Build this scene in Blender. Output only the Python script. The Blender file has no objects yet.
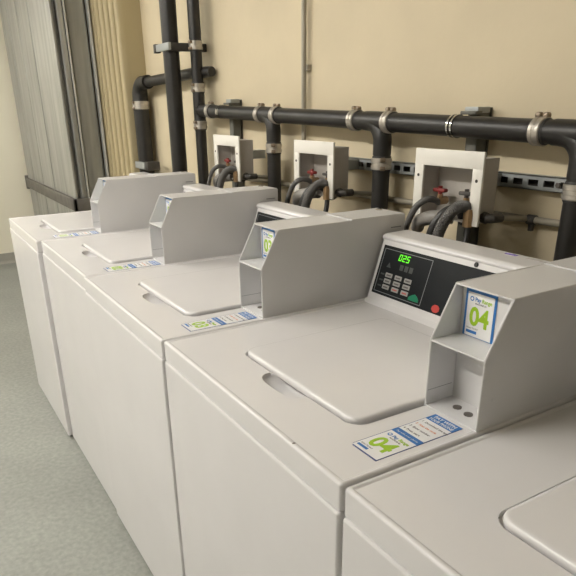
import bpy, bmesh, math
from mathutils import Vector, Matrix
PI = math.pi
scene = bpy.context.scene
COL = scene.collection
H = 0.888            # height of the washing machine decks above the floor
WALL_Y = 1.03
LEFT_X = -3.163
CEIL = 2.65

# ------------------------------------------------------------------ materials
def mat(name, col, rough=0.5, metal=0.0, spec=0.5, noise=0.0, nscale=8.0, stretch=(1, 1, 1), bump=0.0, bscale=60.0,
        emit=None, estr=0.0, coat=0.0, rnoise=0.0):
    m = bpy.data.materials.new(name)
    m.use_nodes = True
    nt = m.node_tree
    b = nt.nodes['Principled BSDF']
    b.inputs['Base Color'].default_value = (*col, 1)
    b.inputs['Roughness'].default_value = rough
    b.inputs['Metallic'].default_value = metal
    b.inputs['Specular IOR Level'].default_value = spec
    b.inputs['Coat Weight'].default_value = coat
    tc = nt.nodes.new('ShaderNodeTexCoord')
    mp = nt.nodes.new('ShaderNodeMapping')
    mp.inputs['Scale'].default_value = stretch
    nt.links.new(tc.outputs['Object'], mp.inputs['Vector'])
    if noise > 0:
        n = nt.nodes.new('ShaderNodeTexNoise')
        n.inputs['Scale'].default_value = nscale
        n.inputs['Detail'].default_value = 5
        nt.links.new(mp.outputs['Vector'], n.inputs['Vector'])
        r = nt.nodes.new('ShaderNodeValToRGB')
        r.color_ramp.elements[0].position = 0.3
        r.color_ramp.elements[1].position = 0.7
        r.color_ramp.elements[0].color = (*[max(0, c * (1 - noise)) for c in col], 1)
        r.color_ramp.elements[1].color = (*[min(1, c * (1 + noise)) for c in col], 1)
        nt.links.new(n.outputs['Fac'], r.inputs['Fac'])
        nt.links.new(r.outputs['Color'], b.inputs['Base Color'])
        if rnoise:
            mr = nt.nodes.new('ShaderNodeMapRange')
            mr.inputs['To Min'].default_value = rough - rnoise
            mr.inputs['To Max'].default_value = rough + rnoise
            nt.links.new(n.outputs['Fac'], mr.inputs['Value'])
            nt.links.new(mr.outputs['Result'], b.inputs['Roughness'])
    if bump > 0:
        n2 = nt.nodes.new('ShaderNodeTexNoise')
        n2.inputs['Scale'].default_value = bscale
        n2.inputs['Detail'].default_value = 4
        nt.links.new(mp.outputs['Vector'], n2.inputs['Vector'])
        bp = nt.nodes.new('ShaderNodeBump')
        bp.inputs['Strength'].default_value = bump
        bp.inputs['Distance'].default_value = 0.004
        nt.links.new(n2.outputs['Fac'], bp.inputs['Height'])
        nt.links.new(bp.outputs['Normal'], b.inputs['Normal'])
    if emit:
        b.inputs['Emission Color'].default_value = (*emit, 1)
        b.inputs['Emission Strength'].default_value = estr
    return m

M = {}
M['enamel'] = mat('white_enamel', (0.71, 0.70, 0.70), 0.20, noise=0.02, nscale=5)
M['boxpaint'] = mat('box_enamel', (0.67, 0.665, 0.665), 0.30, noise=0.02, nscale=6, bump=0.03, bscale=300)
M['wallpaint'] = mat('cream_wall_paint', (0.635, 0.55, 0.385), 0.62, noise=0.05, nscale=3, bump=0.25, bscale=35)
M['cladding'] = mat('shaded_cream_rib_paint', (0.43, 0.36, 0.21), 0.55, noise=0.06, nscale=4, stretch=(1, 1, 0.2))  # cream darkened, the shade over the ribs is in the colour
M['leftpaint'] = mat('left_wall_paint', (0.80, 0.76, 0.62), 0.6, noise=0.03, nscale=2, bump=0.15, bscale=30)
M['dimpaint'] = mat('dull_wall_paint', (0.42, 0.40, 0.35), 0.7, noise=0.05, nscale=3)
M['ceil'] = mat('ceiling_paint', (0.45, 0.43, 0.39), 0.8, noise=0.03, nscale=3)
M['basevinyl'] = mat('grey_base_vinyl', (0.30, 0.29, 0.25), 0.5, noise=0.1, nscale=6)
M['abs'] = mat('black_pipe_plastic', (0.018, 0.017, 0.016), 0.42, noise=0.3, nscale=9)
M['band'] = mat('steel_band', (0.50, 0.47, 0.42), 0.42, metal=0.7, noise=0.2, nscale=40)
M['bandbrown'] = mat('tarnished_screw', (0.30, 0.24, 0.18), 0.45, metal=0.6, noise=0.2, nscale=40)
M['rubber'] = mat('dark_rubber', (0.035, 0.034, 0.033), 0.6, noise=0.2, nscale=20)
M['galv'] = mat('galvanized_sheet', (0.41, 0.415, 0.395), 0.42, metal=0.6, noise=0.24, nscale=6, stretch=(3, 3, 0.25), rnoise=0.06)
M['galvbright'] = mat('bright_galvanized_edge', (0.62, 0.62, 0.57), 0.4, metal=0.4, noise=0.1, nscale=8)
M['galvdark'] = mat('weathered_flange_steel', (0.15, 0.14, 0.125), 0.6, metal=0.3, noise=0.2, nscale=12)
M['strut'] = mat('grey_strut_steel', (0.36, 0.38, 0.38), 0.5, metal=0.4, noise=0.08, nscale=14)
M['post'] = mat('dark_green_grey_paint', (0.13, 0.13, 0.11), 0.6, noise=0.15, nscale=14)
M['conduit'] = mat('grey_conduit', (0.34, 0.31, 0.25), 0.5, metal=0.2, noise=0.1, nscale=10)
M['boxwhite'] = mat('white_box_plastic', (0.80, 0.78, 0.72), 0.45, noise=0.02, nscale=10)
M['boxgrey'] = mat('grey_box_shell', (0.50, 0.47, 0.43), 0.55, noise=0.05, nscale=10)
M['hose'] = mat('grey_hose_rubber', (0.12, 0.117, 0.112), 0.5, noise=0.15, nscale=30)
M['hosegrey'] = mat('pale_grey_pipe', (0.30, 0.285, 0.265), 0.5, noise=0.1, nscale=30)
M['hoseblack'] = mat('black_hose_rubber', (0.03, 0.03, 0.03), 0.45, noise=0.15, nscale=30)
M['brass'] = mat('brass', (0.36, 0.24, 0.13), 0.5, metal=0.6, noise=0.1, nscale=40)
M['red'] = mat('red_valve_paint', (0.20, 0.016, 0.014), 0.5, noise=0.1, nscale=40)
M['iron'] = mat('dark_iron', (0.07, 0.065, 0.06), 0.5, metal=0.3, noise=0.2, nscale=40)
M['panel'] = mat('black_panel_film', (0.012, 0.014, 0.016), 0.38, spec=0.2, noise=0.1, nscale=20)
M['line'] = mat('grey_panel_line', (0.22, 0.23, 0.24), 0.5, noise=0.05, nscale=60)
M['icon'] = mat('dim_panel_icon', (0.06, 0.065, 0.065), 0.5, noise=0.05, nscale=60)
M['button'] = mat('grey_button', (0.34, 0.335, 0.32), 0.5, noise=0.05, nscale=60)
M['btext'] = mat('button_legend', (0.12, 0.11, 0.11), 0.5, noise=0.05, nscale=60)
M['bred'] = mat('button_red_legend', (0.5, 0.10, 0.08), 0.5, noise=0.05, nscale=60)
M['green'] = mat('green_button', (0.0, 0.20, 0.10), 0.4, noise=0.05, nscale=60)
M['redbtn'] = mat('red_button', (0.55, 0.05, 0.04), 0.4, noise=0.05, nscale=60)
M['led'] = mat('green_led', (0.05, 0.3, 0.02), 0.4, emit=(0.16, 1.0, 0.02), estr=0.85, noise=0.02)
M['blacktrim'] = mat('black_plug', (0.012, 0.012, 0.012), 0.4, noise=0.1, nscale=60)
M['chrome'] = mat('chrome', (0.75, 0.74, 0.72), 0.15, metal=1.0, noise=0.03, nscale=60)
M['steel'] = mat('dull_bolt_steel', (0.16, 0.145, 0.13), 0.45, metal=0.6, noise=0.15, nscale=60)
M['sblue'] = mat('sticker_blue', (0.03, 0.17, 0.48), 0.4, noise=0.03, nscale=60)
M['snavy'] = mat('sticker_navy', (0.03, 0.06, 0.22), 0.4, noise=0.03, nscale=60)
M['swhite'] = mat('sticker_white', (0.80, 0.80, 0.80), 0.4, noise=0.02, nscale=60)
M['sgreen'] = mat('sticker_green', (0.33, 0.55, 0.02), 0.4, noise=0.03, nscale=60)
M['sgrey'] = mat('sticker_grey_print', (0.14, 0.13, 0.13), 0.5, noise=0.05, nscale=60)
M['sorange'] = mat('sticker_orange_print', (0.75, 0.28, 0.12), 0.5, noise=0.05, nscale=60)
M['icon2'] = mat('faded_print', (0.40, 0.37, 0.36), 0.5, noise=0.1, nscale=60)
M['violet'] = mat('violet_print', (0.22, 0.16, 0.50), 0.5, noise=0.05, nscale=60)
M['lamp'] = mat('lamp_diffuser', (0.9, 0.9, 0.85), 0.5, emit=(1.0, 0.955, 0.885), estr=1.0, noise=0.01)
M['lamphouse'] = mat('lamp_housing', (0.8, 0.8, 0.78), 0.5, noise=0.02)

# speckled vinyl floor
def floor_mat():
    m = bpy.data.materials.new('speckled_grey_vinyl')
    m.use_nodes = True
    nt = m.node_tree
    b = nt.nodes['Principled BSDF']
    b.inputs['Roughness'].default_value = 0.5
    tc = nt.nodes.new('ShaderNodeTexCoord')
    n1 = nt.nodes.new('ShaderNodeTexNoise'); n1.inputs['Scale'].default_value = 55; n1.inputs['Detail'].default_value = 6
    n2 = nt.nodes.new('ShaderNodeTexNoise'); n2.inputs['Scale'].default_value = 2.2; n2.inputs['Detail'].default_value = 3
    mp = nt.nodes.new('ShaderNodeMapping'); mp.inputs['Scale'].default_value = (14, 5, 1); mp.inputs['Rotation'].default_value = (0, 0, 0.5)
    n3 = nt.nodes.new('ShaderNodeTexNoise'); n3.inputs['Scale'].default_value = 1.3; n3.inputs['Detail'].default_value = 2
    for n in (n1, n2): nt.links.new(tc.outputs['Object'], n.inputs['Vector'])
    nt.links.new(tc.outputs['Object'], mp.inputs['Vector']); nt.links.new(mp.outputs['Vector'], n3.inputs['Vector'])
    def ramp(src, p0, p1, c0, c1):
        r = nt.nodes.new('ShaderNodeValToRGB')
        r.color_ramp.elements[0].position = p0; r.color_ramp.elements[1].position = p1
        r.color_ramp.elements[0].color = (*c0, 1); r.color_ramp.elements[1].color = (*c1, 1)
        nt.links.new(src.outputs['Fac'], r.inputs['Fac']); return r
    r1 = ramp(n1, 0.3, 0.7, (0.205, 0.215, 0.195), (0.285, 0.29, 0.262))
    r2 = ramp(n2, 0.3, 0.7, (0.88, 0.88, 0.88), (1.06, 1.06, 1.06))
    r3 = ramp(n3, 0.22, 0.27, (0.62, 0.62, 0.62), (1, 1, 1))
    def mul(a, c):
        x = nt.nodes.new('ShaderNodeMix'); x.data_type = 'RGBA'; x.blend_type = 'MULTIPLY'; x.inputs[0].default_value = 1
        nt.links.new(a, x.inputs[6]); nt.links.new(c, x.inputs[7]); return x.outputs[2]
    o = mul(mul(r1.outputs['Color'], r2.outputs['Color']), r3.outputs['Color'])
    nt.links.new(o, b.inputs['Base Color'])
    return m
M['floor'] = floor_mat()

# ------------------------------------------------------------------ mesh builder
class MB:
    def __init__(self):
        self.bm = bmesh.new(); self.mats = []
    def mi(self, m):
        if m not in self.mats: self.mats.append(m)
        return self.mats.index(m)
    def faces(self, verts, faces, m, T=None):
        i = self.mi(m)
        vs = [self.bm.verts.new(T @ Vector(v) if T else Vector(v)) for v in verts]
        for f in faces:
            try:
                fc = self.bm.faces.new([vs[k] for k in f]); fc.material_index = i
            except ValueError:
                pass
        return vs
    def box(self, x0, y0, z0, x1, y1, z1, m, bev=0.0, T=None, seg=2):
        t = bmesh.new()
        bmesh.ops.create_cube(t, size=1)
        for v in t.verts:
            v.co = Vector(((x0 + x1) / 2 + v.co.x * (x1 - x0), (y0 + y1) / 2 + v.co.y * (y1 - y0), (z0 + z1) / 2 + v.co.z * (z1 - z0)))
        if bev > 0:
            bmesh.ops.bevel(t, geom=t.edges[:], offset=bev, segments=seg, affect='EDGES', profile=0.5)
        self.merge(t, m, T)
    def merge(self, t, m, T=None):
        t.verts.index_update()
        self.faces([v.co.copy() for v in t.verts], [[v.index for v in f.verts] for f in t.faces], m, T)
        t.free()
    def rings(self, rings, m, cap0=True, cap1=True, closed=True, T=None):
        n = len(rings[0]); vs = []
        for r in rings: vs += r
        fs = []
        for k in range(len(rings) - 1):
            for j in range(n if closed else n - 1):
                a = k * n + j; b = k * n + (j + 1) % n
                fs.append([a, b, b + n, a + n])
        if cap0: fs.append(list(range(n))[::-1])
        if cap1: fs.append([(len(rings) - 1) * n + j for j in range(n)])
        self.faces(vs, fs, m, T)
    def tube(self, path, r, m, n=16, caps=True, T=None):
        P = [Vector(p) for p in path]
        rad = r if isinstance(r, (list, tuple)) else [r] * len(P)
        rs = []; up = None
        for i, p in enumerate(P):
            d = (P[min(i + 1, len(P) - 1)] - P[max(i - 1, 0)]).normalized()
            if up is None:
                up = Vector((0, 0, 1)) if abs(d.z) < 0.9 else Vector((0, 1, 0))
            s = d.cross(up).normalized(); up = s.cross(d).normalized()
            rs.append([p + (s * math.cos(a) + up * math.sin(a)) * rad[i] for a in [2 * PI * k / n for k in range(n)]])
        self.rings(rs, m, caps, caps, T=T)
    def prism(self, poly, axis, a, b, m, T=None):
        # poly: 2D outline; axis 'x' -> (y,z) outline extruded along x, etc.
        def P(u, v, w):
            return {'x': (w, u, v), 'y': (u, w, v), 'z': (u, v, w)}[axis]
        self.rings([[P(u, v, a) for u, v in poly], [P(u, v, b) for u, v in poly]], m, T=T)
    def text(self, s, size, m, T, bold=0.0, align='LEFT', depth=0.00015, squeeze=1.0):
        cu = bpy.data.curves.new('t', 'FONT'); cu.body = s; cu.size = size; cu.align_x = align
        cu.offset = bold; cu.extrude = depth; cu.resolution_u = 3
        ob = bpy.data.objects.new('t', cu); COL.objects.link(ob)
        dg = bpy.context.evaluated_depsgraph_get()
        me = bpy.data.meshes.new_from_object(ob.evaluated_get(dg))
        bpy.data.objects.remove(ob); bpy.data.curves.remove(cu)
        S = Matrix.Diagonal((squeeze, 1, 1, 1))
        self.faces([v.co.copy() for v in me.vertices], [list(p.vertices) for p in me.polygons], m, T @ S)
        bpy.data.meshes.remove(me)
    def build(self, name, parent=None, loc=None, smooth=35):
        bmesh.ops.recalc_face_normals(self.bm, faces=self.bm.faces[:])
        me = bpy.data.meshes.new(name); self.bm.to_mesh(me); self.bm.free()
        for m in self.mats: me.materials.append(M[m])
        if smooth:
            me.polygons.foreach_set('use_smooth', [True] * len(me.polygons))
            me.set_sharp_from_angle(angle=math.radians(smooth))
        o = bpy.data.objects.new(name, me); COL.objects.link(o)
        if parent: o.parent = parent
        if loc: o.location = loc
        return o

def rr(x0, y0, x1, y1, rad, z, n=6):
    out = []
    for cx, cy, a0 in ((x1 - rad, y0 + rad, -PI / 2), (x1 - rad, y1 - rad, 0), (x0 + rad, y1 - rad, PI / 2), (x0 + rad, y0 + rad, PI)):
        for k in range(n + 1):
            a = a0 + PI / 2 * k / n
            out.append(Vector((cx + rad * math.cos(a), cy + rad * math.sin(a), z)))
    return out
def rloft(mb, x0, y0, x1, y1, rad, prof, m, n=6):
    mb.rings([rr(x0 + i, y0 + i, x1 - i, y1 - i, max(rad - i, 0.001), z, n) for i, z in prof], m)

def thing(name, label, cat, loc=(0, 0, 0), group=None):
    o = bpy.data.objects.new(name, None); COL.objects.link(o); o.location = loc
    o.empty_display_size = 0.1
    tag(o, label, cat, group); return o
def tag(o, label, cat, group=None):
    o['label'] = label; o['category'] = cat
    if group: o['group'] = group
    return o
def weighted(o):
    md = o.modifiers.new('weighted_normals', 'WEIGHTED_NORMAL'); md.keep_sharp = True; md.weight = 60
    return o
def structure(o):
    o['kind'] = 'structure'; return o
def kids(o): return [c for c in bpy.data.objects if c.parent == o]
def copy_tree(o, parent=None):
    ch = kids(o)
    c = o.copy(); COL.objects.link(c); c.parent = parent
    for k in ch: copy_tree(k, c)
    return c

# ------------------------------------------------------------------ the room
RX, FY = 4.6, -2.3
def slab(name, m, *b):
    mb = MB(); mb.box(*b, m); return structure(mb.build(name, smooth=0))
slab('floor', 'floor', LEFT_X - .1, FY - .1, -0.1, RX + .1, WALL_Y + .1, 0)
slab('ceiling', 'ceil', LEFT_X - .1, FY - .1, CEIL, RX + .1, WALL_Y + .1, CEIL + .1)
slab('wall_back', 'wallpaint', LEFT_X - .1, WALL_Y, 0, RX + .1, WALL_Y + .1, CEIL)
slab('wall_left', 'leftpaint', LEFT_X - .1, FY, 0, LEFT_X, WALL_Y, CEIL)
slab('wall_right', 'dimpaint', RX, FY, 0, RX + .1, WALL_Y, CEIL)
slab('wall_front', 'dimpaint', LEFT_X, FY - .1, 0, RX, FY, CEIL)
mb = MB()
mb.prism([(LEFT_X, 0), (LEFT_X + .022, 0), (LEFT_X + .010, .012), (LEFT_X + .006, .03), (LEFT_X + .006, .092), (LEFT_X + .003, .097), (LEFT_X, .097)], 'y', FY, .61, 'basevinyl')
structure(mb.build('baseboard_left'))

# ceiling lamps (above the picture)
LAMPS = [(-2.05, -1.15, 'added to brighten the far left end', 0.8), (-0.15, -1.2, 'above the far half of the washing machine row', 1.0), (1.68, -1.45, 'above the near half of the washing machine row', 1.0)]  # the first lamp is added to brighten the left wall, duct and edges
for k, (lx, ly, where, s) in enumerate(LAMPS):
    t = thing('ceiling_light', 'white fluorescent ceiling light ' + where, 'ceiling light', (lx, ly, CEIL), 'fluorescent ceiling lights')
    mb = MB(); mb.box(-.62, -.16, -.05, .62, .16, 0, 'lamphouse', .006); mb.build('housing', t)
    mb = MB(); mb.box(-.60, -.07, -.085, .60, .07, -.048, 'lamp', .012); d = mb.build('diffuser', t)
    mm = M['lamp'].copy(); d.data.materials[0] = mm
    mm.node_tree.nodes['Principled BSDF'].inputs['Emission Strength'].default_value = 78 * s

# ------------------------------------------------------------------ washing machine
DW, DD = 0.6578, 0.715
def make_deck(parent):
    mb = MB()
    rloft(mb, 0, 0, DW, DD, .007, [(0.0015, -.045), (0, -.0435), (0, -.0045), (.0008, -.0020), (.0022, -.0005), (.0042, .0004), (.0068, .0005), (.0088, -.0002), (.0105, -.0014), (.012, -.002)], 'enamel', 7)
    o = mb.build('top_deck')
    cuts = []
    c = MB(); rloft(c, .147, .114, .539, .506, .032, [(0, -.009), (0, .02)], 'enamel', 7); cuts.append(c.build('cut'))
    c = MB()
    se = lambda q: math.copysign(abs(q) ** .65, q)
    n = 48; rs = []
    for k in range(0, 11):
        a = -PI / 2 + PI / 2 * k / 10 * 1.25
        a = min(a, PI / 8)
        rs.append([Vector((.337 + .064 * math.cos(a) * se(math.cos(t)), .119 + .038 * math.cos(a) * se(math.sin(t)), -.002 + .024 * math.sin(a) + (.003 if k == 10 else 0))) for t in [2 * PI * j / n for j in range(n)]] if k else None)
    rs = rs[1:]
    c.rings(rs, 'enamel'); cuts.append(c.build('cut'))
    for q in cuts:
        md = o.modifiers.new('b', 'BOOLEAN'); md.operation = 'DIFFERENCE'; md.object = q; md.solver = 'EXACT'
    dg = bpy.context.evaluated_depsgraph_get()
    me = bpy.data.meshes.new_from_object(o.evaluated_get(dg))
    o.modifiers.clear(); old = o.data; o.data = me; bpy.data.meshes.remove(old)
    for q in cuts:
        d = q.data; bpy.data.objects.remove(q); bpy.data.meshes.remove(d)
    me.name = 'top_deck'
    me.polygons.foreach_set('use_smooth', [True] * len(me.polygons)); me.set_sharp_from_angle(angle=math.radians(32))
    o.parent = parent; o.location = (0, 0, H)
    return o

# sloped control panel frame on the console
PY0, PZ0, PY1, PZ1 = 0.5685, 0.010, 0.6145, 0.154
SL = math.hypot(PY1 - PY0, PZ1 - PZ0)
VY, VZ = (PY1 - PY0) / SL, (PZ1 - PZ0) / SL
PT = Matrix(((1, 0, 0, 0), (0, VY, -VZ, PY0), (0, VZ, VY, PZ0), (0, 0, 0, 1)))   # (x, v, n) -> deck space

def rect(mb, x0, y0, x1, y1, z, m, T, h=0.0003):
    mb.box(x0, y0, z, x1, y1, z + h, m, 0, T)

SEG = {'0': 'abcdef', '1': 'bc', '2': 'abged', '3': 'abgcd', '4': 'fgbc', '5': 'afgcd', '6': 'afgedc', '7': 'abc', '8': 'abcdefg', '9': 'abcdfg'}
def seven(mb, ch, x, v, w, h, z, m, T):
    t = 0.0024
    sk = 0.18
    def bar(x0, v0, x1, v1):
        def q(a, b): return (x + a + sk * b, v + b, z)
        d = .0005
        pts = [(x0, v0), (x1, v0), (x1, v1), (x0, v1)]
        vs = [q(*p) for p in pts] + [(q(*p)[0], q(*p)[1], z + d) for p in pts]
        mb.faces(vs, [[0, 3, 2, 1], [4, 5, 6, 7], [0, 1, 5, 4], [1, 2, 6, 5], [2, 3, 7, 6], [3, 0, 4, 7]], m, T)
    for s in SEG[ch]:
        if s == 'a': bar(0.0004, h - t, w - .0004, h)
        if s == 'g': bar(0.0004, h / 2 - t / 2, w - .0004, h / 2 + t / 2)
        if s == 'd': bar(0.0004, 0, w - .0004, t)
        if s == 'f': bar(0, h / 2 + .0004, t, h - .0004)
        if s == 'b': bar(w - t, h / 2 + .0004, w, h - .0004)
        if s == 'e': bar(0, .0004, t, h / 2 - .0004)
        if s == 'c': bar(w - t, .0004, w, h / 2 - .0004)

BX0, BX1 = 0.5385, 0.6540        # payment box, machine space

def number_print(mb, T, num, w, logo=True):
    # the card face: w wide, about 1.35 w tall; logo line on top, big green number, small print below
    h = w * 1.36
    rect(mb, 0, 0, w, h, 0, 'swhite', T)
    s = 0.0004
    Tz = T @ Matrix.Translation((0, 0, s))
    # round logo mark with two words
    c = []
    for k in range(20):
        a = 2 * PI * k / 20; c.append((w * .17 + w * .075 * math.cos(a), h * .86 + w * .075 * math.sin(a)))
    mb.prism(c, 'z', 0, .0002, 'sblue', Tz)
    c2 = [(w * .17 + (x - w * .17) * .55, h * .86 + (y - h * .86) * .55) for x, y in c]
    mb.prism(c2, 'z', .0001, .0003, 'swhite', Tz)
    mb.text('Pay', w * .17, 'sblue', Tz @ Matrix.Translation((w * .29, h * .82, 0)), bold=w * .004, squeeze=.9)
    mb.text('Range', w * .17, 'sgreen', Tz @ Matrix.Translation((w * .545, h * .82, 0)), bold=w * .004, squeeze=.9)
    mb.text('MACHINE ID', w * .075, 'sgrey', Tz @ Matrix.Translation((w * .30, h * .745, 0)))
    mb.text(num, w * .80, 'sgreen', Tz @ Matrix.Translation((w * .5, h * .27, 0)), bold=w * .024, align='CENTER', squeeze=.92)
    rect(mb, w * .06, h * .07, w * .46, h * .135, .0004, 'sblue', T)
    mb.text('SCAN TO PAY', w * .07, 'sgrey', Tz @ Matrix.Translation((w * .06, h * .17, 0)))

def make_card(parent, num):
    mb = MB()
    w = .0535
    T = Matrix(((1, 0, 0, .5545), (0, 0, -1, .326), (0, 1, 0, .1225), (0, 0, 0, 1)))
    rect(mb, -.0045, 0, w + .0045, .082, 0, 'sblue', T, .0006)
    number_print(mb, T @ Matrix.Translation((0, .001, .0007)), num, w)
    return mb.build('number_card', parent, smooth=0)

def make_deck_sticker(parent, num):
    mb = MB()
    T = Matrix.Translation((.573, .080, H - .0019))
    w, h = .0600, .177
    # trimmed corner outline
    mb.prism([(.005, 0), (w, 0), (w, h), (0, h), (0, .005)], 'z', 0, .0003, 'snavy', T)
    e = .0016
    number_print(mb, T @ Matrix.Translation((e, e + .001, .0003)), num, w - 2 * e)
    y1 = e + .001 + (w - 2 * e) * 1.36
    rect(mb, e * .5, y1, w - e * .5, y1 + .015, .0003, 'sblue', T)
    Tz = T @ Matrix.Translation((0, 0, .0006))
    mb.text('Pay with your phone', .0056, 'swhite', Tz @ Matrix.Translation((w / 2, y1 + .0055, 0)), align='CENTER')
    y2 = y1 + .015; y3 = h - .024
    rect(mb, e, y2, w - e, y3, .0003, 'swhite', T)
    lines = ['1  Download the app', '2  Scan the code', '3  Enter number', '4  Press start']
    st = (y3 - y2) / (len(lines) + .4)
    for k, s in enumerate(lines):
        yy = y3 - st * (k + .95)
        mb.text(s, .0066, 'sgrey' if k != 1 else 'sorange', Tz @ Matrix.Translation((.005, yy, 0)), bold=.0001)
    rect(mb, e * .5, y3, w - e * .5, h - e * .3, .0003, 'sblue', T)
    mb.text('PAY WITH', .0105, 'swhite', Tz @ Matrix.Translation((w / 2, y3 + .0125, 0)), bold=.0003, align='CENTER', squeeze=.95)
    mb.text('YOUR PHONE', .0095, 'swhite', Tz @ Matrix.Translation((w / 2, y3 + .003, 0)), bold=.0002, align='CENTER', squeeze=.85)
    return mb.build('instruction_sticker', parent, smooth=0)

def make_machine():
    root = thing('washing_machine', '', 'washing machine', (0, 0, 0), 'row of white top loading washing machines')
    # cabinet
    mb = MB()
    hh = H - .0465
    rloft(mb, .0005, -.0028, DW - .0005, DD, .007, [(.004, .012), (.001, .014), (0, .018), (0, hh - .0055), (.0009, hh - .0025), (.0025, hh - .0007), (.006, hh)], 'enamel', 6)
    weighted(mb.build('cabinet', root))
    for fx in (.06, DW - .06):
        for fy in (.06, DD - .06):
            f = MB(); f.tube([(fx, fy, 0), (fx, fy, .006), (fx, fy, .0125)], [.02, .02, .012], 'rubber'); f.build('foot', root)
    weighted(make_deck(root))
    # lid
    mb = MB()
    rloft(mb, .153, .119, .533, .500, .026, [(.003, -.0085), (.001, -.006), (0, -.001), (.0006, .0025), (.002, .0048), (.0045, .0062), (.009, .0068)], 'enamel', 7)
    weighted(mb.build('lid', root, (0, 0, H)))
    # console: sloping front under a rounded lip
    mb = MB()
    prof = [(.554, -.004), (.560, .003), (.5665, .0065), (PY0, PZ0), (PY1, PZ1), (PY1 - .001, PZ1 + .002), (PY1 - .004, PZ1 + .004), (PY1 - .005, PZ1 + .008), (PY1 - .003, PZ1 + .012),
            (PY1 + .002, PZ1 + .0145), (PY1 + .008, PZ1 + .0155), (.688, .171), (.697, .168), (.702, .160), (.704, 0), (.704, -.004)]
    cy, cz = .64, .07
    def scaled(k): return [(cy + (y - cy) * k, cz + (z - cz) * k) for y, z in prof]
    secs = [(.004, .975), (.0048, .988), (.007, .997), (.010, 1.0), (.535, 1.0), (.5405, .995)]
    mb.rings([[Vector((x, y, z)) for y, z in scaled(k)] for x, k in secs], 'enamel')
    con = weighted(mb.build('console', root, (0, 0, H), smooth=40))
    # black plug in the strip above the panel
    mb = MB(); T = PT @ Matrix.Translation((.316, SL - .0048, 0))
    mb.tube([(0, 0, -.001), (0, 0, .0022), (0, 0, .0032)], [.0055, .0055, .0042], 'blacktrim', 18, T=T); mb.build('plug', con)
    mb = MB(); mb.box(.338, .672, .1685, .368, .680, .1717, 'violet'); mb.build('printed_label', con)
    mb = MB(); mb.box(.392, .673, .1680, .43, .680, .1713, 'icon2'); mb.build('printed_label', con)
    # control panel
    mb = MB()
    mb.prism([(.0155, .0145), (.532, .0145), (.532, .139), (.0155, .139)], 'z', 0, .0012, 'panel', PT)
    x0, x1, v0, v1, t = .0225, .193, .0205, .1315, .0016
    for b in ((x0, v0, x1, v0 + t), (x0, v1 - t, x1, v1), (x0, v0, x0 + t, v1), (x1 - t, v0, x1, v1)):
        rect(mb, *b, .0012, 'line', PT)
    mb.prism([(.044, .086), (.060, .086), (.052, .099)], 'z', .0012, .0015, 'icon', PT)
    for a in (.092, .109, .126): rect(mb, a, .087, a + .012, .101, .0012, 'icon', PT)
    for v in (.037, .052, .067): rect(mb, .031, v - .002, .045, v + .002, .0012, 'icon', PT)
    cp = mb.build('control_panel', root, (0, 0, H), smooth=0)
    mb = MB(); rect(mb, .066, .105, .140, .1295, .0012, 'panel', PT, .0004)
    for k, ch in enumerate('025'): seven(mb, ch, (.0795 + .0136 * k), .1090, .0102, .0165, .0017, 'led', PT)
    mb.build('display', cp, smooth=0)
    for r in range(3):
        for c in range(3):
            mb = MB(); bx, bv = .0625 + .0350 * c, .0675 - .0152 * r
            mb.box(bx - .0125, bv - .0055, .001, bx + .0125, bv + .0055, .0026, 'button', .0008, PT)
            lm = 'bred' if (r == 2 and c > 0) else 'btext'
            rect(mb, bx - .008, bv - .002, bx + .008, bv + .0015, .0026, lm, PT, .0002)
            mb.build('button', cp)
    mb = MB(); mb.prism([(.150, .026), (.184, .026), (.184, .032), (.176, .0395), (.168, .043), (.160, .0395), (.150, .033)], 'z', .001, .0026, 'green', PT); mb.build('start_button', cp)
    mb = MB(); mb.prism([(.243 + .0125 * math.cos(2 * PI * k / 8 + PI / 8), .027 + .0095 * math.sin(2 * PI * k / 8 + PI / 8)) for k in range(8)], 'z', .001, .0026, 'redbtn', PT); mb.build('stop_button', cp)
    # payment box: two folded side plates, a body, shelf, ledge
    mb = MB()
    side = [(.2635, 0), (.702, 0), (.702, .210), (.3105, .210), (.2635, .122)]
    th = .0035
    for a in (BX0, BX1 - th):
        t_ = bmesh.new()
        f = [t_.verts.new((a, y, z)) for y, z in side]; g = [t_.verts.new((a + th, y, z)) for y, z in side]
        t_.faces.new(f[::-1]); t_.faces.new(g)
        for k in range(5): t_.faces.new([f[k], f[(k + 1) % 5], g[(k + 1) % 5], g[k]])
        bmesh.ops.recalc_face_normals(t_, faces=t_.faces[:])
        bmesh.ops.bevel(t_, geom=t_.edges[:], offset=.0009, segments=2, affect='EDGES')
        mb.merge(t_, 'boxpaint')
    i0, i1 = BX0 + th - .0005, BX1 - th + .0005
    mb.box(i0, .3265, .0005, i1, .7015, .2094, 'boxpaint')
    mb.box(i0, .3095, .2065, i1, .330, .2095, 'boxpaint', .0006)
    mb.box(i0, .2640, .1185, i1, .330, .1217, 'boxpaint', .0006)
    mb.box(i0, .2640, .0003, i1, .330, .0035, 'boxpaint', .0006)
    mb.box(BX0 + .002, .527, .2094, BX1 - .002, .700, .2122, 'boxpaint', .001)
    # seam in the inner left cheek of the lower bay, small pop rivet and slot outside
    mb.box(i0 - .0002, .2655, .0292, i0 + .0006, .322, .0302, 'line')
    mb.tube([(BX1 - .0005, .292, .050), (BX1 + .0006, .292, .050), (BX1 + .001, .292, .050)], [.0028, .0028, .0015], 'boxpaint', 12)
    mb.box(BX1 - .0004, .655, .178, BX1 + .0003, .690, .1805, 'line')
    pb = weighted(mb.build('payment_box', root, (0, 0, H - .002), smooth=30))
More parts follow.
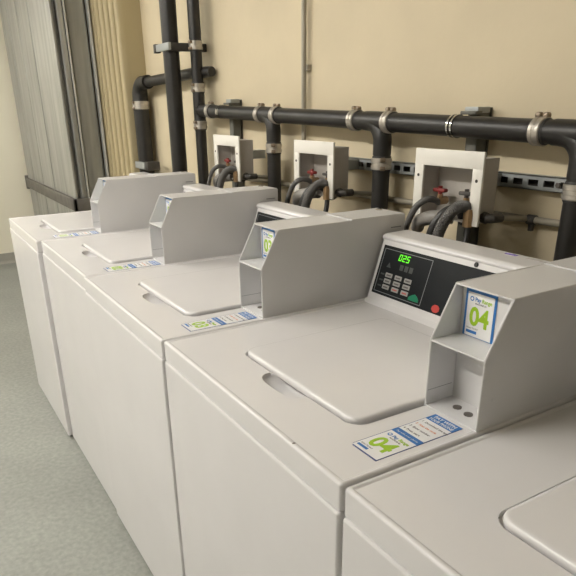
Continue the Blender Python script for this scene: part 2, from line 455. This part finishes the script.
    mb = MB(); mb.tube([(.575, .678, .211), (.575, .678, .2145), (.575, .678, .2155)], [.0095, .0095, .007], 'chrome', 20); mb.box(.574, .673, .2154, .576, .683, .2160, 'blacktrim'); mb.build('lock_cylinder', pb)
    for bx, by in ((.580, .299), (.608, .295)):
        mb = MB(); mb.tube([(bx, by, .003), (bx, by, .0055), (bx, by, .0068)], [.0075, .0075, .004], 'steel', 16); mb.build('bolt', pb)
    return root, pb

root0, pb0 = make_machine()
mdx = [-0.0069, -0.0010, 0.0005, 0.0015, -0.0008]
mdy = [-0.0121, 0.0044, -0.0010, 0.0023, 0.0063]
bdx = [-0.013, -.006, -.006, .0, 0]
MLAB = ['white top loading washing machine at the far end of the row',
        'white top loading washing machine second from the far end of the row',
        'white top loading washing machine in the middle of the row of five',
        'white top loading washing machine marked 04 with lit green display',
        'nearest white top loading washing machine, cropped in the lower right corner']
machines = [root0] + [copy_tree(root0) for _ in range(4)]
for i, r in enumerate(machines):
    r.location = (i * .66 + mdx[i], mdy[i], -0.0044 if i == 4 else 0)
    r['label'] = MLAB[i]
    for c in kids(r):
        if c.name.startswith('payment_box'): c.location.x = bdx[i]
    if i < 4:
        num = '0%d' % (i + 1)
        make_deck_sticker(r, num)
        pb = [c for c in kids(r) if c.name.startswith('payment_box')][0]
        make_card(pb, num)
    if i == 4:      # its feet screw a little further in
        for c in kids(r):
            if c.name.startswith('foot'): c.location.z = .0044
blank = MB(); rect(blank, .066, .105, .140, .1295, .0012, 'panel', PT, .0004)
bo = blank.build('display_blank', smooth=0); bd = bo.data; bpy.data.objects.remove(bo)
for i, r in enumerate(machines):
    if i != 3:      # only the 04 machine has its display lit
        for c in kids(r):
            if c.name.startswith('control_panel'):
                for d in kids(c):
                    if d.name.startswith('display'): d.data = bd
# small dark chip on the front rim of the 04 machine
mb = MB(); mb.tube([(.529, .006, H - .0012), (.529, .006, H + .0002), (.529, .006, H + .0008)], [.003, .003, .0016], 'steel', 10); mb.build('rim_chip', machines[3])

# ------------------------------------------------------------------ pipes
def coupling(parent, p, d, r, screws=True, L=.03, name='coupling', m='band', ang=0.0):
    p = Vector(p); d = Vector(d).normalized()
    mb = MB()
    mb.tube([p - d * (L * .5 + .004), p - d * (L * .5), p + d * (L * .5), p + d * (L * .5 + .004)], [r + .0012, r + .0028, r + .0028, r + .0012], 'rubber', 24)
    pr = []; rd = []
    K = 9
    for k in range(K + 1):
        pr.append(p + d * L * (-.46 + .92 * k / K)); rd.append(r + .0034 + (.0012 if k % 2 else 0))
    mb.tube(pr, rd, m, 28)
    for s in (-1, 1):
        q = p + d * s * L * .27
        mb.tube([q - d * L * .15, q - d * L * .13, q + d * L * .13, q + d * L * .15], [r + .0045, r + .0058, r + .0058, r + .0045], m, 28)
    o = mb.build(name, parent)
    if screws:
        for s in (-1, 1):
            q = p + d * s * L * .33
            if abs(d.z) > .9: off = Vector((math.cos(ang), math.sin(ang), 0))
            else: off = Vector((0, -math.sin(ang) * .0, 1))
            t = off.cross(d)
            c = q + off * (r + .0085)
            w = MB(); w.tube([c - t * .009, c - t * .007, c + t * .007, c + t * .009], [.004, .0070, .0070, .004], 'bandbrown', 12)
            w.build('clamp_screw', o)
    return o
def arc(c, r, u, v, a0, a1, n=10):
    c = Vector(c); u = Vector(u); v = Vector(v)
    return [c + u * r * math.cos(a0 + (a1 - a0) * k / n) + v * r * math.sin(a0 + (a1 - a0) * k / n) for k in range(n + 1)]

PYM = 0.95
def mz(x): return H + .4645 - .0262 * x
DX = Vector((1, 0, -.0262)).normalized()
main = thing('drain_pipe', 'long horizontal black drain pipe on back wall with three branches dropping behind the machines', 'pipe', (.17, PYM, 0))
def mp(x): return (x - .17, 0, mz(x))
def part_tube(name, parent, path, r, m='abs', n=24):
    mb = MB(); mb.tube(path, r, m, n); return mb.build(name, parent)
R0 = .0285
drops = [.872, 1.567, 2.285]
cx = [.27, .833]
part_tube('pipe_section', main, [mp(.17), mp(.80)], R0)
part_tube('pipe_section', main, [mp(.89), mp(1.49)], R0)
part_tube('pipe_section', main, [mp(1.585), mp(2.21)], R0)
part_tube('pipe_section', main, [mp(2.30), mp(3.0)], R0)
for k, dx in enumerate(drops):
    # long sweep tee: straight hub along the run with a curved branch that turns down
    mb = MB()
    mb.tube([mp(dx - .085), mp(dx + .02)], R0 + .002, 'abs', 24)
    z0 = mz(dx)
    rad = .062
    x = dx - .17
    path = arc((x - rad, 0, z0 - rad), rad, (1, 0, 0), (0, 0, 1), PI / 2, 0, 10) + [Vector((x, 0, z0 - .10))]
    mb.tube(path, R0 + .0015, 'abs', 24)
    mb.build('tee_fitting', main)
    part_tube('branch_pipe', main, [(x, 0, 0.0), (x, 0, z0 - .10)], R0)
    coupling(main, (x, 0, z0 - .128), (0, 0, 1), R0, True, .040, ang=-.6)
for x in (.28, .772, .900, 1.424, 1.599, 2.160):
    coupling(main, mp(x), DX, R0, True, .034)
for x in (.40, 1.881):
    p = Vector(mp(x)); mb = MB()
    for s in (-.008, .006):
        q = p + DX * s; mb.tube([q - DX * .003, q + DX * .003], R0 + .003, 'chrome', 24)
    mb.build('hose_clamp', main)

def pipe_at(x, y): return (x, y, 0)
# tall pipe nearest the outlet box: joined by the main run
YB = .95
stk = thing('vent_pipe', 'tall black vertical pipe with steel bands where the horizontal drain pipe begins', 'pipe', (.142, YB, 0))
part_tube('pipe_section', stk, [(0, 0, 0), (0, 0, H + .385)], .0275)
part_tube('pipe_section', stk, [(0, 0, H + .57), (0, 0, H + .745)], .028)
part_tube('pipe_section', stk, [(0, 0, H + .745), (0, 0, CEIL)], .0295)
mb = MB(); mb.tube([(0, 0, H + .38), (0, 0, H + .57)], .0295, 'abs', 24); mb.tube([(0, 0, H + .461), (.026, 0, H + .4603)], .0295, 'abs', 24)
mb.build('tee_fitting', stk)
for z in (.393, .565, .752): coupling(stk, (0, 0, H + z), (0, 0, 1), .0285, True, .042, ang=-1.2)
mb = MB(); mb.tube([(0, .035, H + .635), (.02, .035, H + .635), (.075, .045, H + .635)], [.026, .026, .023], 'abs', 20); mb.build('pipe_stub', stk)

# tall plain pipe with a strap
YA = .86
pa = thing('vent_pipe', 'tall plain black vertical pipe held by a steel strap, left of the banded one', 'pipe', (.045, YA, 0))
part_tube('pipe_section', pa, [(0, 0, 0), (0, 0, CEIL)], .040, n=28)
mb = MB()
zc = H + .747
mb.tube([(0, 0, zc - .018), (0, 0, zc + .018)], .0425, 'strut', 28)
mb.box(-.085, -.050, zc - .016, .095, -.036, zc + .016, 'strut', .002)
mb.box(-.10, -.053, zc - .02, -.07, -.025, zc + .02, 'iron', .002)
mb.box(.032, -.04, zc - .018, .057, .168, zc + .018, 'iron', .002)
mb.build('pipe_strap', pa)

# elbowed pipe on the left
YL = .955
xl = -.742
pl = thing('drain_pipe', 'short black drain pipe with an elbow turning down, left of the tall pipes', 'pipe', (xl, YL, 0))
zt = H + .618
part_tube('pipe_section', pl, [(0, 0, 0), (0, 0, zt - .12)], .047, n=28)
path = [Vector((0, 0, zt - .15)), Vector((0, 0, zt - .10))] + arc((.075, 0, zt - .075), .075, (-1, 0, 0), (0, 0, 1), 0, PI / 2, 10)[1:] + [Vector((.13, 0, zt))]
rad = [.047, .047] + [.046 - .010 * k / 10 for k in range(10)] + [.035]
mb = MB(); mb.tube(path, rad, 'abs', 28); mb.tube([(.12, 0, zt), (.165, 0, zt)], .038, 'abs', 24); mb.build('elbow_fitting', pl)
coupling(pl, (0, 0, zt - .125), (0, 0, 1), .046, True, .05, ang=-1.3)
part_tube('pipe_section', pl, [(.15, 0, zt), (.855, 0, zt + .015)], .027)
mb = MB(); zc = H + .147
mb.box(-.02, -.068, zc - .02, .15, -.044, zc + .02, 'strut', .003); mb.box(.13, -.06, zc - .025, .19, .02, zc + .025, 'iron', .004)
mb.build('pipe_strap', pl)

# thin vertical conduit
cd = thing('conduit', 'thin grey vertical conduit running up the back wall behind the horizontal pipe', 'conduit', (1.013, 1.008, 0))
part_tube('tube', cd, [(0, 0, H + .29), (0, 0, CEIL)], .0095, 'conduit', 14)
mb = MB(); mb.box(-.02, .002, H + .60, .02, .023, H + .62, 'conduit', .001); mb.build('pipe_strap', cd)

# slotted strut along the wall
st = thing('strut_channel', 'grey slotted steel channel fixed along the back wall under the drain pipe', 'strut channel', (1.27, WALL_Y, H + .2795))
mb = MB(); L = .952; hh = .0185; dp = -.028; tk = .0025
mb.box(0, dp, hh - .0105, L, dp + tk, hh, 'strut'); mb.box(0, dp, -hh, L, dp + tk, -hh + .0105, 'strut')
mb.box(.001, -.0035, -hh + .001, L - .001, -.0005, hh - .001, 'iron'); mb.box(0, dp, hh - tk, L, 0, hh, 'strut'); mb.box(0, dp, -hh, L, 0, -hh + tk, 'strut')  # dark back plate stands in for shade inside the slots
n = int(L / .0485)
for k in range(n + 1):
    x = k * .0485
    mb.box(max(0, x - .0085), dp, -hh + .0105, min(L, x + .0085), dp + tk, hh - .0105, 'strut')
mb.build('channel', st, smooth=0)
for x in (.125, .475, .925):
    b = MB(); b.tube([(x, dp - .004, .0), (x, dp + .002, 0)], .007, 'steel', 6); b.build('bolt', st)

# upright posts that carry the pipe
for k, (x, z1, z0, lab) in enumerate(((.432, .506, .05, 'dark upright strut post behind the pipe above the far outlet box'), (1.914, .463, .05, 'dark upright strut post behind the pipe above the nearest outlet box'))):
    t = thing('strut_post', lab, 'post', (x, 1.0130, H + z0), 'strut posts carrying the drain pipe')
    mb = MB(); hgt = z1 - z0
    mb.box(-.02, -.0330, 0, .02, -.031, hgt, 'post', .0008); mb.box(-.02, -.0330, 0, -.017, .0155, hgt, 'post'); mb.box(.017, -.0330, 0, .02, .0055, hgt, 'post'); mb.box(-.02, .0130, 0, .02, .0165, hgt, 'post')
    mb.build('channel', t)
    mb = MB(); zp = mz(x) - H - z0
    mb.box(-.028, -.058, zp + .031, .028, -.030, zp + .040, 'post', .002); mb.box(-.024, -.045, hgt - .014, .024, .004, hgt + .002, 'strut', .002); mb.build('pipe_clamp', t)

# thin supply pipe
sp = thing('supply_pipe', 'thin grey horizontal water pipe low on the back wall behind the outlet boxes', 'pipe', (.50, 1.005, H + .168))
part_tube('tube', sp, [(0, 0, -.01), (2.2, 0, .026)], .0095, 'conduit', 14)
for x in (.30, 1.02, 1.63):
    zz = -.01 + x / 2.2 * .036
    mb = MB(); mb.tube([(x - .012, 0, zz), (x + .012, 0, zz)], .013, 'iron', 14); mb.box(x - .006, -.006, zz - .03, x + .006, .006, zz, 'iron', .002); mb.build('pipe_clip', sp)

# ------------------------------------------------------------------ outlet boxes and hoses
def smooth_path(pts, n=8):
    P = [Vector(p) for p in pts]; out = []
    for i in range(len(P) - 1):
        a = P[max(i - 1, 0)]; b = P[i]; c = P[i + 1]; d = P[min(i + 2, len(P) - 1)]
        for k in range(n):
            t = k / n
            out.append(.5 * ((2 * b) + (c - a) * t + (2 * a - 5 * b + 4 * c - d) * t * t + (3 * b - a - 3 * c + d) * t ** 3))
    out.append(P[-1]); return out
def make_outlet():
    root = thing('outlet_box', '', 'outlet box', (0, 0, 0), 'washing machine outlet boxes on the back wall')
    mb = MB(); w = .1215; zt, zb = .363, .180
    f, s = .043, .034
    mb.box(-w, 0, zt - f, w, .008, zt, 'boxwhite', .0025);
    mb.box(-w, .0002, zb, -w + s, .008, zt, 'boxwhite', .0025); mb.box(w - s, .0002, zb, w, .008, zt, 'boxwhite', .0025)
    for x, z in ((-w + .017, .293), (w - .017, .293)):
        mb.tube([(x, .001, z), (x, -.0008, z)], .0042, 'iron', 10)
    mb.build('face_frame', root)
    mb = MB(); a, t = w - .018, .004; d = .078; zt2, zb2 = zt - .018, zb + .004
    mb.box(-a, .006, zb2, -a + t, d, zt2, 'boxgrey'); mb.box(a - t, .006, zb2, a, d, zt2, 'boxgrey')
    mb.box(-a, .006, zt2 - t, a, d, zt2, 'boxgrey'); mb.box(-a, .006, zb2, a, d, zb2 + t, 'boxgrey'); mb.box(-a, d - t, zb2, a, d, zt2, 'boxgrey')
    mb.box(-.03, d, .262, .03, .181, .296, 'strut')
    mb.build('shell', root)
    mb = MB(); mb.tube(smooth_path([(-.088, -.006, .150), (-.07, -.014, .172), (-.03, -.010, .186), (.02, .016, .192)], 6), .019, 'hosegrey', 16); mb.build('drain_spout', root)
    mb = MB(); mb.tube([(w - .03, -.002, .178), (w - .03, -.002, .212), (w - .03, -.002, .222)], [.013, .013, .010], 'brass', 8); mb.tube([(w - .03, .0, .208), (w - .03, .05, .212)], .011, 'brass', 12); mb.build('hose_fitting', root)
    for x, red in ((-.045, True), (.05, False)):
        mb = MB(); mb.tube([(x, .054, 0.226), (x, .024, 0.226)], .011, 'brass', 14); mb.tube([(x, .03, 0.226), (x, .03, 0.244)], .008, 'brass', 12)
        v = mb.build('valve', root)
        mb = MB(); mb.box(x - .022, .021, 0.250, x + .022, .037, 0.260, 'red' if red else 'iron', .003); mb.tube([(x, .029, 0.244), (x, .029, 0.266)], .006, 'red' if red else 'iron', 10); mb.build('handle', v)
    for s in (-1, 1):
        mb = MB(); mb.tube([(s * a, .035, .2), (s * (a + .022), .035, .2), (s * (a + .028), .041, .2), (s * (a + .028), .075, .199)], [.011, .011, .012, .012], 'iron', 12); mb.tube([(s * (a + .028), .07, .199), (s * (a + .028), .178, .186)], .0075, 'conduit', 10)
        mb.tube([(s * (a + .006), .035, .2), (s * (a + .016), .035, .2)], .015, 'iron', 8); mb.build('supply_elbow', root)
    return root
out0 = make_outlet()
OX = [.682, 1.354, 1.986]
OLAB = ['white outlet box on back wall farthest from the camera', 'white outlet box on back wall between the other two', 'white outlet box on back wall nearest, with red valve handle']
outs = [out0, copy_tree(out0), copy_tree(out0)]
for k, o in enumerate(outs):
    o.location = (OX[k], .82, H); o['label'] = OLAB[k]

def hose(pts, r, m, label, loc, group, ribs=False):
    path = smooth_path(pts, 10)
    mb = MB()
    if ribs:
        P = smooth_path(pts, 36)
        mb.tube(P, [r + (.0010 if (i // 2) % 2 else -.0005) for i in range(len(P))], m, 16)
    else: mb.tube(path, r, m, 16)
    o = mb.build('hose', None, loc); return tag(o, label, 'hose', group)
WH = ['farthest outlet box', 'middle outlet box', 'nearest outlet box']
for k, ox in enumerate(OX):
    L = (ox, .82, H)
    EY = (-.118, -.108, -.108)[k]
    hose([(.066, .042, .178), (.076, .022, .208), (.083, -.006, .228), (.078, -.034, .226), (.062, -.052, .198), (.048, -.060, .156), (.042, -.064, .10), (.038, -.070, -.03), (.035, -.085, -.2), (.035, -.104, -.24)], .0145, 'hose',
         'thick ribbed grey drain hose arching out of the ' + WH[k], L, 'drain hoses', True)
    hose([(.034, .042, .178), (.042, .024, .204), (.044, -.004, .217), (.037, -.030, .211), (.024, -.048, .183), (.014, -.056, .142), (.010, -.062, .08), (.008, -.070, -.04), (.006, -.085, -.2), (.005, -.104, -.24)], .0120, 'hoseblack',
         'black hose beside the thick grey drain hose of the ' + WH[k], L, 'black hoses')
    hose([(-.045, .026, .222), (-.042, .006, .231), (-.046, -.020, .233), (-.064, -.040, .212), (-.082, -.050, .166), (-.090, -.056, .118), (-.096, -.066, .02), (-.098, -.084, -.16), (-.098, EY, -.2)], .0088, 'hose',
         'thin grey supply hose looping left out of the ' + WH[k], L, 'supply hoses')
    hose([(.0915, .0, .185), (.096, -.006, .15), (.104, -.030, .09), (.108, -.055, .0), (.108, -.082, -.16), (.108, -.104, -.20)], .0085, 'hoseblack',
         'thin black supply hose hanging at the right of the ' + WH[k], L, 'supply hoses')

# ------------------------------------------------------------------ duct and cladding at the far left
du = thing('metal_duct', 'tall galvanized metal duct standing in the far left corner', 'duct', (0, 0, 0))
xL, xR, y0, y1 = -3.115, -1.324, .62, .87
mb = MB(); mb.box(xL, y0, 0, xR, y0 + .016, CEIL, 'galv', .004)
for x in (-2.80, -2.40, -1.98): mb.box(x - .005, y0 - .005, 0, x + .005, y0 + .002, CEIL, 'galv', .0022)
mb.build('front_panel', du)
mb = MB(); mb.box(xL + .05, y0 + .012, 0, xR - .055, .855, CEIL, 'galv'); mb.build('duct_body', du)
mb = MB(); mb.box(xR - .06, .664, 0, xR - .004, .700, CEIL, 'galv', .003); mb.build('side_panel', du)
for yy, xx in ((.712, .006), (.868, .008)):
    mb = MB(); mb.box(xR - .06, yy - .005, 0, xR + xx, yy + .005, CEIL, 'galvbright', .002); mb.build('standing_seam', du)
mb = MB(); mb.box(xR - .06, .730, 0, xR - .03, .84, CEIL, 'galv', .003); mb.build('side_panel', du)
mb = MB(); zf = H - .148
mb.box(xL - .04, y0 - .022, zf - .042, xR + .02, y0 + .002, zf + .042, 'galvdark', .003); mb.box(xR - .01, y0 - .022, zf - .042, xR + .02, .872, zf + .042, 'galvdark', .003); mb.box(xL - .04, y0 - .022, zf - .06, xL + .01, y0 + .05, zf + .06, 'galvdark', .003)
mb.build('flange', du)

rb = MB(); x0, x1, nr = -1.52, -.80, 7
YC = .882
pitch = (x1 - x0) / nr
prof = []
for k in range(nr):
    a = x0 + k * pitch
    prof += [(a, YC + .045), (a + pitch * .42, YC + .045), (a + pitch * .43, YC + .014), (a + pitch * .48, YC + .003), (a + pitch * .56, YC), (a + pitch * .86, YC), (a + pitch * .94, YC + .003), (a + pitch * .99, YC + .014)]
poly = prof + [(x1, YC + .045), (x1, WALL_Y - .001), (x0, WALL_Y - .001)]
rb.prism(poly, 'z', 0, CEIL, 'cladding')
o = rb.build('ribbed_cladding', None, None, 50)
tag(o, 'cream ribbed cladding strip on back wall beside the metal duct', 'cladding')

# ------------------------------------------------------------------ camera
def set_camera():
    f = 606.416
    C = Vector((3.1894, -0.4193, 0.4713 + H))
    yaw, pitch, roll = [math.radians(a) for a in (149.010, -22.971, -0.834)]
    fwd = Vector((math.cos(yaw) * math.cos(pitch), math.sin(yaw) * math.cos(pitch), math.sin(pitch)))
    right = Vector((math.sin(yaw), -math.cos(yaw), 0)); up = right.cross(fwd)
    c, s = math.cos(roll), math.sin(roll)
    r2 = c * right + s * up; u2 = -s * right + c * up
    cam = bpy.data.cameras.new('camera'); ob = bpy.data.objects.new('camera', cam); COL.objects.link(ob)
    Mx = Matrix((r2, u2, -fwd)).transposed().to_4x4(); Mx.translation = C
    ob.matrix_world = Mx
    cam.sensor_width = 36; cam.lens = f / 576 * 36; cam.clip_start = .05
    cam.shift_x = 6.413 / 576; cam.shift_y = 76.118 / 576
    scene.camera = ob
set_camera()

w = bpy.data.worlds.new('world'); scene.world = w; w.use_nodes = True
w.node_tree.nodes['Background'].inputs['Color'].default_value = (1, .95, .85, 1)
w.node_tree.nodes['Background'].inputs['Strength'].default_value = 0.02
vs = scene.view_settings
vs.view_transform = 'Standard'; vs.look = 'None'; vs.gamma = 1; vs.use_curve_mapping = False
vs.exposure = 0.16
